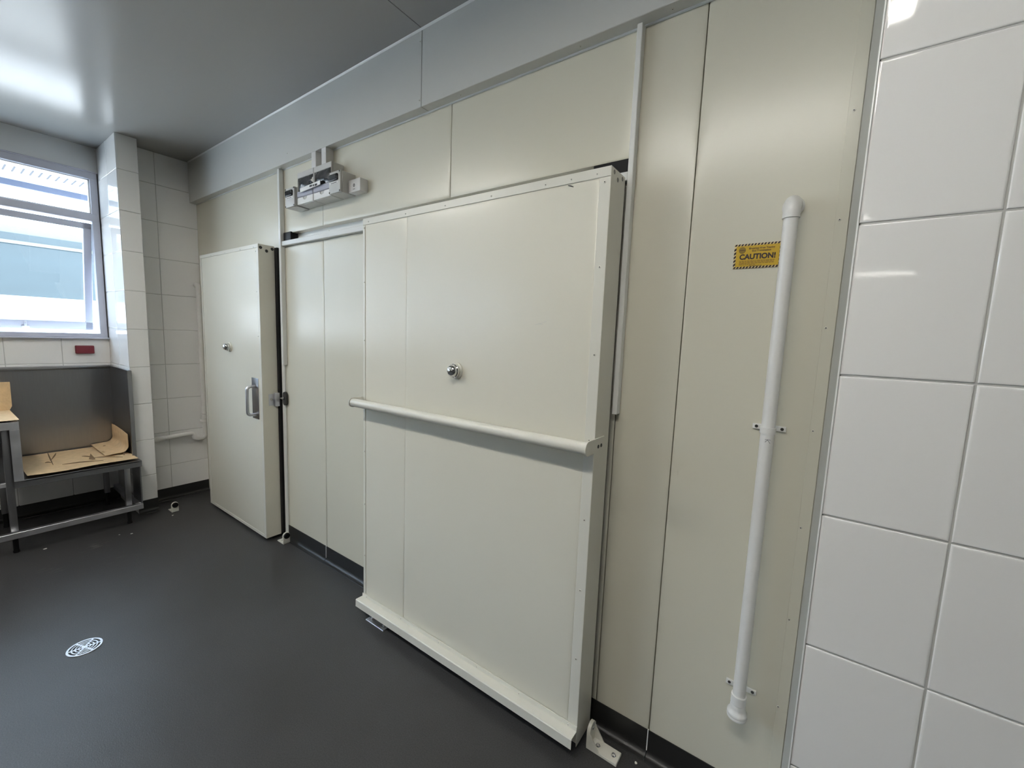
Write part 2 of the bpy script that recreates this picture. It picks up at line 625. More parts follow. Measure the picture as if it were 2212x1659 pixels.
# ------------------------------------------------------------------ window
win = thing('window_1', 'white aluminium window with open awning sash on the left wall', 'window', (XW, 0, WZ0), kind='structure')
f = MB()
f.box(-4.60, XW + 0.004, WY0, WY1, 2.500, WZ1, 0.003, 1)
f.box(-4.60, XW + 0.004, WY0, WY1, WZ0, 1.345, 0.003, 1)
f.box(-4.60, XW + 0.004, WY0, WY1, 2.194, 2.248, 0.003, 1)
for y0, y1 in ((0.806, WY1), (0.03, 0.08), (-0.74, -0.69), (-1.47, -1.42), (-2.23, -2.18), (-2.98, -2.93), (WY0, -3.69)):
    f.box(-4.60, XW + 0.003, y0, y1, WZ0, WZ1, 0.003, 1)
f.box(XW - 0.002, XW + 0.014, WY0, WY1 + 0.004, WZ1 - 0.004, WZ1 + 0.004, 0.002, 1)
f.build('frame', ALU, win)
MB().box(XW - 0.04, XW + 0.035, WY0, YR - 0.003, 1.303, 1.313, 0.002, 1).build('sill', ALU, win)
bays = ((0.08, 0.806), (-0.69, 0.03), (-1.42, -0.74), (-2.18, -1.47), (-2.93, -2.23), (-3.69, -2.98))
for i, (y0, y1) in enumerate(bays):
    bd = MB()
    t_ = 0.008
    for b in ((y0, y0 + t_, 2.248, 2.5), (y1 - t_, y1, 2.248, 2.5), (y0, y1, 2.248, 2.256), (y0, y1, 2.492, 2.5)):
        bd.box(-4.575, -4.545, b[0], b[1], b[2], b[3])
    bd.build('glazing_bead', WHITEP, win)
    MB().box(-4.572, -4.568, y0, y1, 2.248, 2.5).build('fixed_pane', GLASS, win, smooth=False)
    # awning sash hinged at its top edge, pushed outward at the foot
    tilt = math.radians(12.5)
    top = 2.178
    Rm = Matrix.Translation((-4.56, 0, top)) @ Matrix.Rotation(tilt, 4, 'Y') @ Matrix.Translation((4.56, 0, -top))
    zb = 1.350
    a0, a1 = y0 + 0.004, y1 - 0.004
    s = MB()
    w_ = 0.045
    s.box(-4.585, -4.545, a0, a1, top - w_, top, 0.003, 1)
    s.box(-4.585, -4.545, a0, a1, zb, zb + w_ + 0.02, 0.003, 1)
    s.box(-4.585, -4.545, a0, a0 + w_, zb, top, 0.003, 1)
    s.box(-4.585, -4.545, a1 - w_, a1, zb, top, 0.003, 1)
    s.bm.transform(Rm)
    so = s.build('sash', ALU, win)
    p = MB().box(-4.567, -4.563, a0 + w_ - 0.004, a1 - w_ + 0.004, zb + w_, top - w_ + 0.004)
    p.bm.transform(Rm)
    p.build('pane', GLASS, so, smooth=False)
    c = (a0 + a1) / 2
    h = MB()
    h.box(-4.545, -4.537, c - 0.02, c + 0.02, zb + 0.008, zb + 0.028, 0.004, 2)
    h.box(-4.541, -4.531, c - 0.006, c + 0.006, zb + 0.02, zb + 0.058, 0.003, 2)
    h.bm.transform(Rm)
    h.build('latch', STEELF, so)

# ------------------------------------------------------------------ outside
ev = MB().box(-5.60, -4.65, -4, 4, 2.60, 2.66).build('roof_eave', SOFFIT, smooth=False)
tag(ev, 'white vented eave lining seen above the window panes', 'eave')
vs = MB()
for k in range(-60, 20):
    y = 0.453 + 0.0472 * k
    vs.box(-5.305, -5.115, y - 0.0055, y + 0.0055, 2.598, 2.602)
vs.build('vent_slots', SLOT, ev, smooth=False)
MB().box(-5.64, -5.60, -4, 4, 2.549, 2.70).build('gutter', GUTTER, ev, smooth=False)
nb = MB().box(-13, -10.0, -9, 9, 1.785, 2.725).build('neighbouring_building', BLUEW, smooth=False)
tag(nb, 'pale blue clad building across the yard beyond the window', 'building')
MB().box(-10.02, -9.99, -9, 9, 2.565, 2.615).build('highlight_band', CYANW, nb, smooth=False)  # paler strip paints in the horizontal highlight on the cladding
MB().prism([(-10.05, 2.725), (-10.05, 2.84), (-13.0, 2.84), (-13.0, 2.725)], 'y', -9, 9).build('roof_edge', CYANW, nb, smooth=False)
MB().box(-12.9, -10.04, -9, 9, -0.2, 1.785).build('lower_wall', WHITEW, nb, smooth=False)
gd = MB().box(-30, -4.66, -20, 20, -0.4, -0.2).build('yard_ground', CONC, smooth=False)
tag(gd, 'pale concrete yard outside the window', 'ground', kind='structure')

# ------------------------------------------------------------------ ceiling lights
def lamp_panel(x, y, label, power, lx=1.2, ly=0.15):
    """flush ceiling luminaire: slim white frame and a glowing diffuser facing down"""
    t = thing('ceiling_light', label, 'light', (x, y, CZ), 'flush ceiling lights')
    f_ = MB()
    a, b = lx / 2, ly / 2
    for x0_, x1_, y0_, y1_ in ((-a - 0.02, a + 0.02, -b - 0.02, -b), (-a - 0.02, a + 0.02, b, b + 0.02), (-a - 0.02, -a, -b, b), (a, a + 0.02, -b, b)):
        f_.box(x + x0_, x + x1_, y + y0_, y + y1_, CZ - 0.016, CZ, 0.002, 1)
    f_.build('frame', WHITEM, t)
    MB().box(x - a, x + a, y - b, y + b, CZ - 0.012, CZ - 0.001).build('diffuser', emit('lamp_diffuser', LAMP_COL, power), t, smooth=False)
    return t


lamp_panel(-0.40, -0.21, 'ceiling light directly above the camera', 44.0, ly=0.12)
lamp_panel(-2.65, -0.30, 'ceiling light above the bench end of the room', 44.0, ly=0.12)
lamp_panel(-0.25, -3.40, 'added fill light in the middle of the room behind the camera', 16.0)  # unseen lamp, added to raise the ambient light
lamp_panel(-2.65, -3.40, 'added fill light further back on the window side', 22.0)  # another unseen lamp added as ambient fill
lamp_panel(0.70, -7.30, 'ceiling light at the far end of the room behind the camera', 30.0)

# ------------------------------------------------------------------ sliding door on its track
DY = 1.225
tr = thing('door_track', 'cream sliding door rail sunk in the slot of the panel wall', 'door rail', (-1.65, 1.39, 1.99))
rl = MB()
rl.box(-2.789, -0.526, 1.412, 1.418, 1.957, 2.06)
rl.box(-2.789, -0.526, 1.350, 1.412, 1.957, 1.985, 0.002, 1)
rl.build('rail', WHITEM, tr)
for x in (-2.335, -1.99, -1.72, -1.34):
    for z in (2.016, 2.000):
        place_screw(tr, (x, 1.412, z), SCREWS)
MB().box(-2.772, -2.680, 1.362, 1.411, 1.986, 2.040, 0.004, 2).build('stop_block', RUBBER, tr)
MB().box(-0.660, -0.527, 1.376, 1.411, 1.986, 2.045, 0.002, 1).build('stop_block', RUBBER, tr)

d1 = thing('door_1', 'large cream insulated sliding door with a full width rail', 'door', (-1.138, 1.28, 0.02), kind='structure')
x0, x1, z0, z1 = -1.747, -0.529, 0.03, 1.960
lf = MB()
lf.box(x0, x1, DY + 0.002, 1.335, z0, z1, 0.0015, 1)
tile_face(lf, (0, DY + 0.002, 0), (1, 0, 0), (0, 0, 1), [x0 + 0.0175, -1.439, -0.5645], [0.095, 1.9305], (0, -1, 0), gap=0.0012, edge=0.03, lift=0.0028, steps=8)
lf.build('leaf', DOORP, d1)
fr = MB()
fr.box(x0, x1, DY - 0.0012, DY + 0.004, 1.9315, z1 + 0.001, 0.001, 1)
fr.box(x0, x0 + 0.0168, DY - 0.0012, DY + 0.004, 0.1, 1.9305, 0.001, 1)
fr.box(-0.5645, x1, DY - 0.0012, DY + 0.004, 0.1, 1.9305, 0.001, 1)
fr.box(x1 - 0.0006, x1 + 0.0012, DY - 0.0012, 1.337, 0.02, z1 + 0.001, 0.0005, 1)
fr.build('edge_trim', CREAM, d1)
for x in (-1.703, -1.448, -1.215, -0.984, -0.756, -0.661, -0.573):
    place_screw(d1, (x, DY - 0.001, 1.9435), SCREWS)
for z in (1.916, 1.665, 1.394, 1.118, 0.848, 0.60, 0.348):
    place_screw(d1, (-0.547, DY - 0.001, z))
for z in (1.918, 1.67, 1.398, 0.852, 0.58, 0.309):
    place_screw(d1, (-1.735, DY - 0.001, z), SCREWS)
# bolts in the right side of the leaf
for y, z in ((1.247, 1.949), (1.276, 1.935), (1.313, 1.949)):
    MB().lathe([(0.0068, 0), (0.0068, 0.0008), (0.0045, 0.0012), (0.003, -0.0005), (0, -0.0005)], (x1 + 0.0012, y, z), (1, 0, 0), 14).build('side_bolt', ZINC, d1)
# marker stroke and scuff
MB().tube([(-0.672, DY - 0.0006, 1.927), (-0.662, DY - 0.0006, 1.924), (-0.653, DY - 0.0006, 1.920)], [0.001, 0.0018, 0.001], 6).build('ink_mark', PENCIL, d1)

MB().tube([(-0.775, DY - 0.0006, 1.486), (-0.755, DY - 0.0006, 1.489), (-0.742, DY - 0.0006, 1.487)], [0.0003, 0.0008, 0.0003], 6).tube([(-0.752, DY - 0.0006, 1.490), (-0.728, DY - 0.0006, 1.497)], [0.0003, 0.0006], 6).build('scuff', GREYP, d1)

# handrail
hr = MB().tube([(-1.752, 1.170, 1.101), (-0.523, 1.170, 1.104)], 0.0195, 28).build('handrail', CREAM, d1)
MB().tube([(-1.7535, 1.170, 1.101), (-1.7475, 1.170, 1.101)], 0.0225, 28).tube([(-0.534, 1.170, 1.104), (-0.5255, 1.170, 1.104)], 0.0215, 28).build('collar', CREAM, hr)


def end_plate(xa, xb, zc, ang):
    prof = []
    for i in range(13):
        a = math.radians(90 + 180 * i / 12)
        prof.append((1.170 + 0.0235 * math.cos(a), zc + 0.0235 * math.sin(a)))
    prof += [(1.292, zc - 0.0205), (1.292, zc + 0.0205)]
    return MB().prism(prof, 'x', xa, xb)


ep = end_plate(x1 + 0.001, x1 + 0.006, 1.104, 0).build('end_plate', CREAM, hr)
for y in (1.243, 1.266):
    MB().lathe([(0.0062, 0), (0.0062, 0.001), (0.004, 0.0015), (0.003, 0), (0, 0)], (x1 + 0.006, y, 1.098), (1, 0, 0), 14).build('plate_bolt', DARKM, ep)
end_plate(x0 - 0.006, x0 - 0.001, 1.101, 0).build('end_plate', CREAM, hr)


def knob(parent, x, y, z, r):
    """domed chrome push release on a cream rose, facing -y"""
    k = MB().lathe([(r * 1.18, 0), (r * 1.18, 0.006), (r * 1.05, 0.010), (r * 0.9, 0.011), (0, 0.011)], (x, y, z), (0, -1, 0), 36).build('rose', CREAM, parent)
    MB().lathe([(r * 0.92, 0.010), (r * 0.94, 0.0135), (0, 0.0136)], (x, y, z), (0, -1, 0), 36).build('gasket_ring', RUBBER, k)
    pr = [(r * 0.98, 0.0135), (r, 0.017), (r * 0.97, 0.022), (r * 0.88, 0.0245)]
    for i in range(0, 9):
        a = PI / 2 * i / 8
        pr.append((r * 0.86 * math.cos(a) + 0.0 * r, 0.0245 + r * 0.72 * math.sin(a)))
    MB().lathe(pr, (x, y, z), (0, -1, 0), 40).build('knob', CHROME, k)


knob(d1, -1.134, DY - 0.0005, 1.299, 0.0285)

# kick plate
KP = [(1.2235, 0.101), (1.2205, 0.101), (1.2195, 0.085), (1.1835, 0.0865), (1.1805, 0.083), (1.1795, 0.049), (1.1815, 0.0475),
      (1.1825, 0.049), (1.1832, 0.0815), (1.1852, 0.0838), (1.2215, 0.0825), (1.2235, 0.084)]
kp = MB().prism(KP, 'x', -1.751, -0.5275).build('kick_plate', CREAM, d1)
for x in (-1.715, -1.45, -1.2, -0.98, -0.77, -0.56):
    place_screw(kp, (x, 1.2203, 0.0925), SCREWS)
MB().box(-1.74, -0.533, 1.300, 1.334, 0.010, 0.075, 0.004, 1).build('bottom_seal', RUBBER, d1)
MB().box(-1.744, -0.5315, 1.335, 1.352, 0.06, 1.955, 0.003, 1).build('back_gasket', RUBBER, d1)
# hangers that ride on the rail
for x in (-1.545, -0.70):
    hg = MB().box(x - 0.03, x + 0.03, 1.322, 1.327, 1.90, 1.985, 0.001, 1).build('hanger', ZINC, d1)
    MB().lathe([(0.0, -0.006), (0.025, -0.006), (0.028, 0.0), (0.025, 0.006), (0.0, 0.006)], (x, 1.345, 1.984), (0, 1, 0), 28).build('roller', GREYP, hg)

# ------------------------------------------------------------------ hinged door
HY = 1.255
d2 = thing('door_2', 'cream insulated hinged door with pull handle near the far corner', 'door', (-3.34, 1.3, 0.018), kind='structure')
x0, x1, z0, z1 = -3.815, -2.867, 0.018, 1.962
lf = MB().box(x0, x1, HY + 0.001, 1.352, z0, z1, 0.002, 1)
tile_face(lf, (0, HY + 0.001, 0), (1, 0, 0), (0, 0, 1), [x0 + 0.0255, x1 - 0.0295], [z0 + 0.0215, z1 - 0.023], (0, -1, 0), gap=0.0008, edge=0.03, lift=0.0026, steps=8)
lf.build('leaf', DOORP, d2)
fr = MB()
fr.box(x0, x1, HY - 0.0022, HY + 0.003, z1 - 0.0225, z1 + 0.001, 0.001, 1)
fr.box(x0, x1, HY - 0.0022, HY + 0.003, z0, z0 + 0.021, 0.001, 1)
fr.box(x0, x0 + 0.025, HY - 0.0022, HY + 0.003, z0 + 0.0215, z1 - 0.023, 0.001, 1)
fr.box(x1 - 0.029, x1, HY - 0.0022, HY + 0.003, z0 + 0.0215, z1 - 0.023, 0.001, 1)
fr.build('edge_trim', CREAM, d2)
for x, z in ((-2.899, 1.917), (-2.899, 1.666), (-2.897, 1.382), (-2.892, 1.107), (-2.888, 0.831), (-2.928, 1.945), (-3.118, 1.945), (-3.359, 1.945), (-3.60, 1.945)):
    place_screw(d2, (x, HY - 0.002, z), SCREWS)
for y, z in ((1.268, 1.941), (1.303, 1.925), (1.338, 1.943)):
    MB().lathe([(0.0095, 0), (0.0095, 0.0008), (0.006, 0.0012), (0.004, 0), (0, 0)], (x1, y, z), (1, 0, 0), 14).build('side_bolt', DARKM, d2)
MB().box(x0 + 0.01, -2.841, 1.352, 1.3695, 0.03, 1.955, 0.003, 1).build('gasket_with_gap_shade', RUBBER, d2)  # seal carried past the leaf in black, standing in for the gap's shade
MB().box(x0 + 0.02, x1 - 0.01, 1.30, 1.345, 0.004, 0.03).build('bottom_seal', RUBBER, d2)
knob(d2, -3.335, HY - 0.001, 1.295, 0.029)
hp = MB().box(-3.010, -2.917, HY - 0.0045, HY - 0.001, 0.833, 1.107, 0.003, 2).build('handle_plate', STEEL, d2)
hx = -2.955
pts = [(hx, HY - 0.004, 1.052)] + [(hx, HY - 0.035 - 0.022 * math.sin(a), 1.030 + 0.022 * math.cos(a)) for a in [PI / 2 * i / 6 for i in range(7)]]
pts += [(hx, HY - 0.035 - 0.022 * math.cos(a), 0.885 - 0.022 * math.sin(a)) for a in [PI / 2 * i / 6 for i in range(7)]] + [(hx, HY - 0.004, 0.863)]
MB().tube(pts, 0.0095, 18).build('pull_handle', STEELF, d2)
la = MB().box(x1, x1 + 0.003, 1.291, 1.352, 0.928, 1.005, 0.001, 1).box(x1, x1 + 0.022, 1.322, 1.354, 0.921, 1.013, 0.004, 2).build('latch', STEELF, d2)
MB().lathe([(0.009, 0), (0.009, 0.008), (0.0065, 0.012), (0.001, 0.026), (0, 0.026)], (x1 + 0.003, 1.307, 0.970), (1, -0.25, 0), 18).build('bolt', CHROME, la)

# latch keeper on the wall
kpr = thing('latch_keeper', 'dark oval latch keeper on the wall beside the hinged door', 'latch', (-2.79, YB, 0.98))
pr = []
for i in range(9):
    a = PI * i / 8
    pr.append((-2.785 + 0.021 * math.cos(a), 1.003 + 0.021 * math.sin(a)))
for i in range(9):
    a = PI + PI * i / 8
    pr.append((-2.785 + 0.021 * math.cos(a), 0.955 + 0.021 * math.sin(a)))
MB().prism(pr, 'y', 1.352, 1.366).build('back_plate', DARKM, kpr)
MB().tube([(-2.862, 1.360, 0.972), (-2.79, 1.350, 0.981)], 0.0055, 12).build('rod', ZINC, kpr)
MB().lathe([(0.009, -0.01), (0.010, 0.002), (0.006, 0.008), (0, 0.009)], (-2.785, 1.345, 0.982), (0.2, -1, 0), 18).build('rod_tip', CHROME, kpr)

# ------------------------------------------------------------------ controls over the slot
def small_box(x0, x1, z0, z1, label):
    y0 = 1.280
    t = thing('control_box', label, 'control box', ((x0 + x1) / 2, YB, z0), 'small grey control boxes over the sliding track')
    b = MB().box(x0, x1, y0 + 0.012, YB, z0, z1, 0.002, 1).build('body', GREYP, t)
    MB().box(x0, x1, y0, y0 + 0.011, z0, z1, 0.003, 2).build('lid', GREYP, t)
    w, h = x1 - x0, z1 - z0
    s = MB().box(x0 + 0.05 * w, x0 + 0.84 * w, y0 - 0.006, y0 + 0.002, z1 - 0.45 * h, z1 - 0.14 * h, 0.006, 3).build('display_window', BLACKP, t)
    MB().box(x0 + 0.20 * w, x0 + 0.70 * w, y0 - 0.0068, y0 - 0.005, z1 - 0.40 * h, z1 - 0.20 * h, 0.001, 1).build('screen', BLACKP, s)
    l = MB().box(x0 + 0.10 * w, x0 + 0.82 * w, y0 - 0.001, y0 + 0.001, z1 - 0.58 * h, z1 - 0.49 * h).build('label_strip', WHITEP, t)
    MB().box(x0 + 0.18 * w, x0 + 0.72 * w, y0 - 0.0014, y0, z1 - 0.552 * h, z1 - 0.525 * h).build('print_line', DARKM, l)
    for fx, fz in ((0.055, 0.055), (0.945, 0.055), (0.055, 0.945), (0.945, 0.945)):
        MB().lathe([(0.0042, 0), (0.0042, 0.0014), (0, 0.0014)], (x0 + fx * w, y0, z0 + fz * h), (0, -1, 0), 12).build('lid_screw', DARKM, t)
    return t


small_box(-2.572, -2.468, 2.139, 2.246, 'small grey control box left of the film wrapped controllers')
small_box(-2.118, -2.016, 2.145, 2.251, 'small grey control box between film wrapped controller and junction box')


def controller(x0, x1, label, left):
    y0, z0, z1 = 1.296, 2.143, 2.319
    t = thing('controller', label, 'controller', ((x0 + x1) / 2, YB, z0), 'paired controllers under the bulkhead')
    b = MB().box(x0, x1, y0 + 0.010, YB, z0, z1, 0.003, 1).build('body', GREYP, t)
    # front casing: top band, side rails and a white base strip with a thumb notch
    c = MB()
    c.box(x0, x1, y0, y0 + 0.012, 2.288, z1, 0.003, 1)
    c.box(x0, x0 + 0.006, y0, y0 + 0.012, z0, z1 - 0.02, 0.002, 1)
    c.box(x1 - 0.006, x1, y0, y0 + 0.012, z0, z1 - 0.02, 0.002, 1)
    c.build('front_casing', GREYP, t)
    xm = x0 + 0.5 * (x1 - x0)
    pr = [(x0 + 0.004, z0 + 0.002), (x1 - 0.004, z0 + 0.002), (x1 - 0.004, 2.180)]
    for i in range(11):
        a = PI * i / 10
        pr.append((xm + 0.022 * math.cos(a), 2.180 - 0.017 * math.sin(a)))
    pr.append((x0 + 0.004, 2.180))
    MB().prism(pr, 'y', y0 - 0.003, y0 + 0.008).build('base_strip', WHITEP, t)
    MB().box(xm - 0.024, xm + 0.024, y0 + 0.002, y0 + 0.009, 2.160, 2.182).build('thumb_notch', GREYP, t)
    MB().box(x0 + 0.005, x1 - 0.005, y0 - 0.006, y0 + 0.008, 2.182, 2.214, 0.003, 1).build('hinge_band', LAVP, t)
    # crinkled protective film over the dark display
    mb = MB()
    nx, nz = 15, 8
    rnd = random.Random(11 if left else 23)
    vs_ = []
    for i in range(nx + 1):
        for j in range(nz + 1):
            u, v = i / nx, j / nz
            x = x0 + 0.005 + u * (x1 - x0 - 0.010)
            z = 2.213 + v * 0.076
            edge = min(1, 6 * min(u, 1 - u, v, 1 - v))
            dy = (0.010 * math.sin(PI * v) ** 0.5 + 0.004 * math.sin(9 * u + 3 * v) * math.sin(5 * v + 2) + rnd.uniform(-0.0026, 0.0026)) * edge
            vs_.append(mb.bm.verts.new((x, y0 + 0.002 - dy, z)))
    for i in range(nx):
        for j in range(nz):
            a = i * (nz + 1) + j
            mb.bm.faces.new((vs_[a], vs_[a + nz + 1], vs_[a + nz + 2], vs_[a + 1]))
    mb.build('film_cover', FILM, t, angle=1.2)
    return t


controller(-2.462, -2.2915, 'left film covered grey controller below the two conduits', True)
controller(-2.2895, -2.119, 'right film covered grey controller below the two conduits', False)
tp = MB().box(-0.115, 0.115, -0.002, 0.0, -0.011, 0.011, 0.0005, 1)
tp.bm.transform(Matrix.Translation((-2.297, 1.2795, 2.2145)) @ Matrix.Rotation(math.radians(-2.5), 4, 'Y') @ Matrix.Scale(0.88, 4, (1, 0, 0)))
tp = tp.build('label_tape', WHITEP)
tag(tp, 'white tape strip across the two film covered controllers', 'tape')
for a, b in ((-2.30, -2.275), (-2.268, -2.255), (-2.248, -2.225)):
    MB().box(a, b, 1.2768, 1.2776, 2.2105 - (a + 2.297) * 0.04, 2.2205 - (a + 2.297) * 0.04).build('print_line', DARKM, tp)

jb = thing('junction_box', 'plain white junction box at the right end of the controls', 'junction box', (-1.962, YB, 2.146))
MB().box(-2.011, -1.911, 1.3235, YB, 2.146, 2.2085, 0.003, 2).build('body', GREYP2, jb)
MB().lathe([(0.0075, 0), (0.0075, 0.0006), (0.0038, 0.0006), (0.0038, 0)], (-1.962, 1.3237, 2.178), (0, -1, 0), 20).build('ring_mark', DARKM, jb)
MB().box(-1.971, -1.953, 1.3230, 1.3237, 2.1585, 2.1605).build('print_line', DARKM, jb)

for x0_, x1_, lab in ((-2.361, -2.317, 'left white square conduit dropping from bulkhead to controllers'), (-2.260, -2.2155, 'right white square conduit dropping from bulkhead to controllers')):
    c = MB().box(x0_, x1_, 1.3245, YB, 2.3185, 2.42, 0.0015, 1).build('conduit', GREYP2)
    tag(c, lab, 'conduit', 'square conduits above the controllers')

# ------------------------------------------------------------------ right drain pipe and caution sign
px, py, pr_ = -0.0670, 1.3185, 0.0168
dp = thing('drain_pipe', 'upright white plastic drain pipe on the panel wall near the tiled corner', 'pipe', (px, YB, 0.36))
MB().tube([(px, py, 0.40), (px, py, 1.79)], pr_, 28).build('pipe_run', PVC, dp)
ra, rc = 0.0165, 0.0198
el = MB()
pts = [(px, py, 1.772), (px, py, 1.790)] + [(px, py + 0.020 * (1 - math.cos(a)), 1.790 + 0.024 * math.sin(a)) for a in [PI / 2 * i / 8 for i in range(1, 9)]] + [(px, YB - 0.004, 1.814)]
el.tube(pts, rc, 28)
el = el.build('elbow', PVC, dp)
MB().lathe([(0.0255, 0), (0.0255, 0.003), (0.0235, 0.006), (0.021, 0.008), (0, 0.008)], (px, YB, 1.814), (0, -1, 0), 30).build('wall_flange', PVC, el)


def clamp(z):
    c = MB()
    c.tube([(px, py, z - 0.0085), (px, py, z + 0.0085)], 0.0195, 28)
    cl = c.build('clamp', PVC, dp)
    for s in (-1, 1):
        xa, xb = sorted((px + s * 0.012, px + s * 0.0405))
        e = MB().box(xa, xb, YB - 0.007, YB, z - 0.0075, z + 0.0075, 0.0015, 2).build('clamp_ear', PVC, cl)
        MB().lathe([(0.0043, 0), (0.0043, 0.0008), (0.0030, 0.0008), (0.0022, 0.0002), (0, 0.0002)], (px + s * 0.031, YB - 0.007, z), (0, -1, 0), 16).build('clamp_screw', DARKM, e)


clamp(1.214)
clamp(0.411)
fu = MB().lathe([(0.0172, 0.062), (0.0200, 0.062), (0.0200, 0.036), (0.0185, 0.034), (0.0195, 0.030), (0.0205, 0.025), (0.0200, 0.022),
                 (0.0215, 0.014), (0.0262, 0.009), (0.0268, 0.006), (0.0268, 0.001), (0.0255, -0.001), (0.0268, -0.004), (0.0262, -0.008),
                 (0.020, -0.009), (0.017, 0.02), (0, 0.02)], (px, py, 0.357), (0, 0, 1), 36).build('funnel_cap', PVC, dp)
# hand-written K lying on its back
k = MB()
ky, kz = py - pr_ - 0.0003, 1.186
k.tube([(px - 0.0035, ky, kz + 0.004), (px + 0.0095, ky + 0.0014, kz + 0.0045)], 0.0005, 6)
k.tube([(px + 0.0025, ky, kz + 0.0042), (px - 0.0030, ky, kz - 0.003)], 0.0005, 6)
k.tube([(px + 0.0025, ky, kz + 0.0042), (px + 0.0092, ky + 0.0014, kz - 0.0052)], 0.0005, 6)
k.build('marker_letter', PENCIL, dp)

sg = thing('caution_sign', 'yellow caution sign with striped border beside the upright pipe', 'sign', (-0.142, YB, 1.695))
sx0, sx1, sz0, sz1 = -0.1985, -0.0825, 1.6595, 1.7275
YS = YB - 0.0015
MB().box(sx0, sx1, YS, YB, sz0, sz1).build('plate', YELLOWP, sg, smooth=False)
MB().box(sx0 + 0.0054, sx1 - 0.0054, YS - 0.0003, YS, sz0 + 0.0054, sz1 - 0.0054).build('yellow_field', YELLOW, sg, smooth=False)
st = MB()
bw, pitch = 0.0054, 0.0080
yy = YS - 0.0004


def stripe(pts):
    st.poly([(p, yy, q) for p, q in pts])


n = int((sx1 - sx0) / pitch)
for i in range(n + 1):
    a = sx0 + i * pitch
    b = min(a + 0.0050, sx1 - 0.0012)
    if b > a:
        for zz in (sz0, sz1 - bw):
            stripe([(a, zz), (b, zz), (min(b + 0.0030, sx1), zz + bw), (min(a + 0.0030, sx1), zz + bw)])
n = int((sz1 - sz0 - 2 * bw) / 0.0105)
for i in range(n):
    a = sz0 + bw + 0.0005 + i * 0.0105
    b = a + 0.0066
    for xx in (sx0, sx1 - bw):
        stripe([(xx, a), (xx, b), (xx + bw, min(b + 0.0042, sz1 - bw)), (xx + bw, a + 0.0042)])
st.build('hazard_stripes', INK, sg, smooth=False)
yt = YS - 0.0006
scx, scz = (sx0 + sx1) / 2, (sz0 + sz1) / 2
text('CAUTION!', 0.0198, (scx + 0.001, yt, scz - 0.0025), sg, INK, 'warning_word', bold=0.00075, xs=0.93)
text('Electrical Heat Tracing', 0.0068, (scx + 0.010, yt, scz + 0.0205), sg, INKB, 'heading', bold=0.00022)
text('End Termination', 0.0068, (scx + 0.010, yt, scz + 0.0135), sg, INKB, 'heading', bold=0.00022)
MB().lathe([(0.0088, 0), (0.0088, 0.0004), (0, 0.0004)], (sx0 + 0.0205, YS - 0.0003, scz + 0.0168), (0, -1, 0), 32).build('round_emblem', INKB, sg)
MB().lathe([(0.0082, 0), (0.0082, 0.0005), (0, 0.0005)], (sx0 + 0.0205, YS - 0.0003, scz + 0.0168), (0, -1, 0), 32).build('round_emblem', GOLDD, sg)
MB().box(sx0 + 0.0135, sx0 + 0.0275, YS - 0.0011, YS - 0.0005, scz + 0.0156, scz + 0.0180).build('emblem_band', INKB, sg, smooth=False)
fp = MB()
rw = random.Random(3)
for i in range(5):
    x = sx0 + 0.0150 if i < 4 else sx0 + 0.040
    end = (sx1 - 0.015, sx1 - 0.016, sx1 - 0.016, sx0 + 0.056, sx0 + 0.072)[i]
    z = scz - 0.0135 - 0.0034 * i
    while x < end - 0.002:
        w_ = min(rw.uniform(0.003, 0.009), end - x)
        fp.box(x, x + w_, yt, yt + 0.0004, z - 0.0007, z + 0.0007)
        x += w_ + 0.0012
fp.build('fine_print', INKB, sg, smooth=False)

# ------------------------------------------------------------------ small floor hardware
def door_stop(x, y, label):
    t = thing('door_stop', label, 'door stop', (x, y, 0), 'cream floor stops with black rubber buttons')
    MB().box(x - 0.085, x, y - 0.022, y + 0.022, 0.0, 0.006, 0.0015, 1).build('base_plate', CREAM, t)
    pr = [(y - 0.022, 0.001), (y + 0.022, 0.001), (y + 0.022, 0.056)]
    pr += [(y + 0.022 * math.cos(a), 0.056 + 0.022 * math.sin(a)) for a in [PI * i / 12 for i in range(1, 12)]] + [(y - 0.022, 0.056)]
    MB().prism(pr, 'x', x - 0.012, x).build('upright', CREAM, t)
    MB().lathe([(0.0195, 0), (0.0200, 0.006), (0.0175, 0.011), (0.010, 0.0135), (0, 0.014)], (x, y, 0.056), (1, 0, 0), 28).build('rubber_button', RUBBER, t)
    MB().lathe([(0.007, 0), (0.006, 0.003), (0, 0.004)], (x - 0.055, y, 0.006), (0, 0, 1), 14).build('fixing_screw', ZINC, t)


door_stop(-2.735, 1.322, 'cream floor stop with rubber button under the hinged door edge')
door_stop(-3.858, 1.034, 'cream floor stop with rubber button standing near the tiled pillar')

fb = thing('floor_bracket', 'cream gusseted bracket screwed to the floor right of the sliding door', 'bracket', (-0.45, 1.285, 0))
MB().box(-0.506, -0.394, 1.261, 1.312, 0.0, 0.011, 0.0015, 1).build('base_plate', CREAM, fb)
pr = [(1.261, 0.010), (1.312, 0.010), (1.312, 0.062)] + [(1.2865 + 0.0255 * math.cos(a), 0.062 + 0.0255 * math.sin(a)) for a in [PI * i / 12 for i in range(1, 12)]] + [(1.261, 0.062)]
MB().prism(pr, 'x', -0.506, -0.494).build('upright', CREAM, fb)
for ya, yb in ((1.261, 1.265), (1.308, 1.312)):
    MB().prism([(-0.495, 0.010), (-0.458, 0.010), (-0.495, 0.062)], 'y', ya, yb).build('gusset', CREAM, fb)
for x in (-0.472, -0.414):
    MB().lathe([(0.0085, 0), (0.0085, 0.001), (0.006, 0.004), (0.003, 0.0045), (0.002, 0.003), (0, 0.003)], (x, 1.2865, 0.011), (0, 0, 1), 20).build('fixing_screw', CHROME, fb)
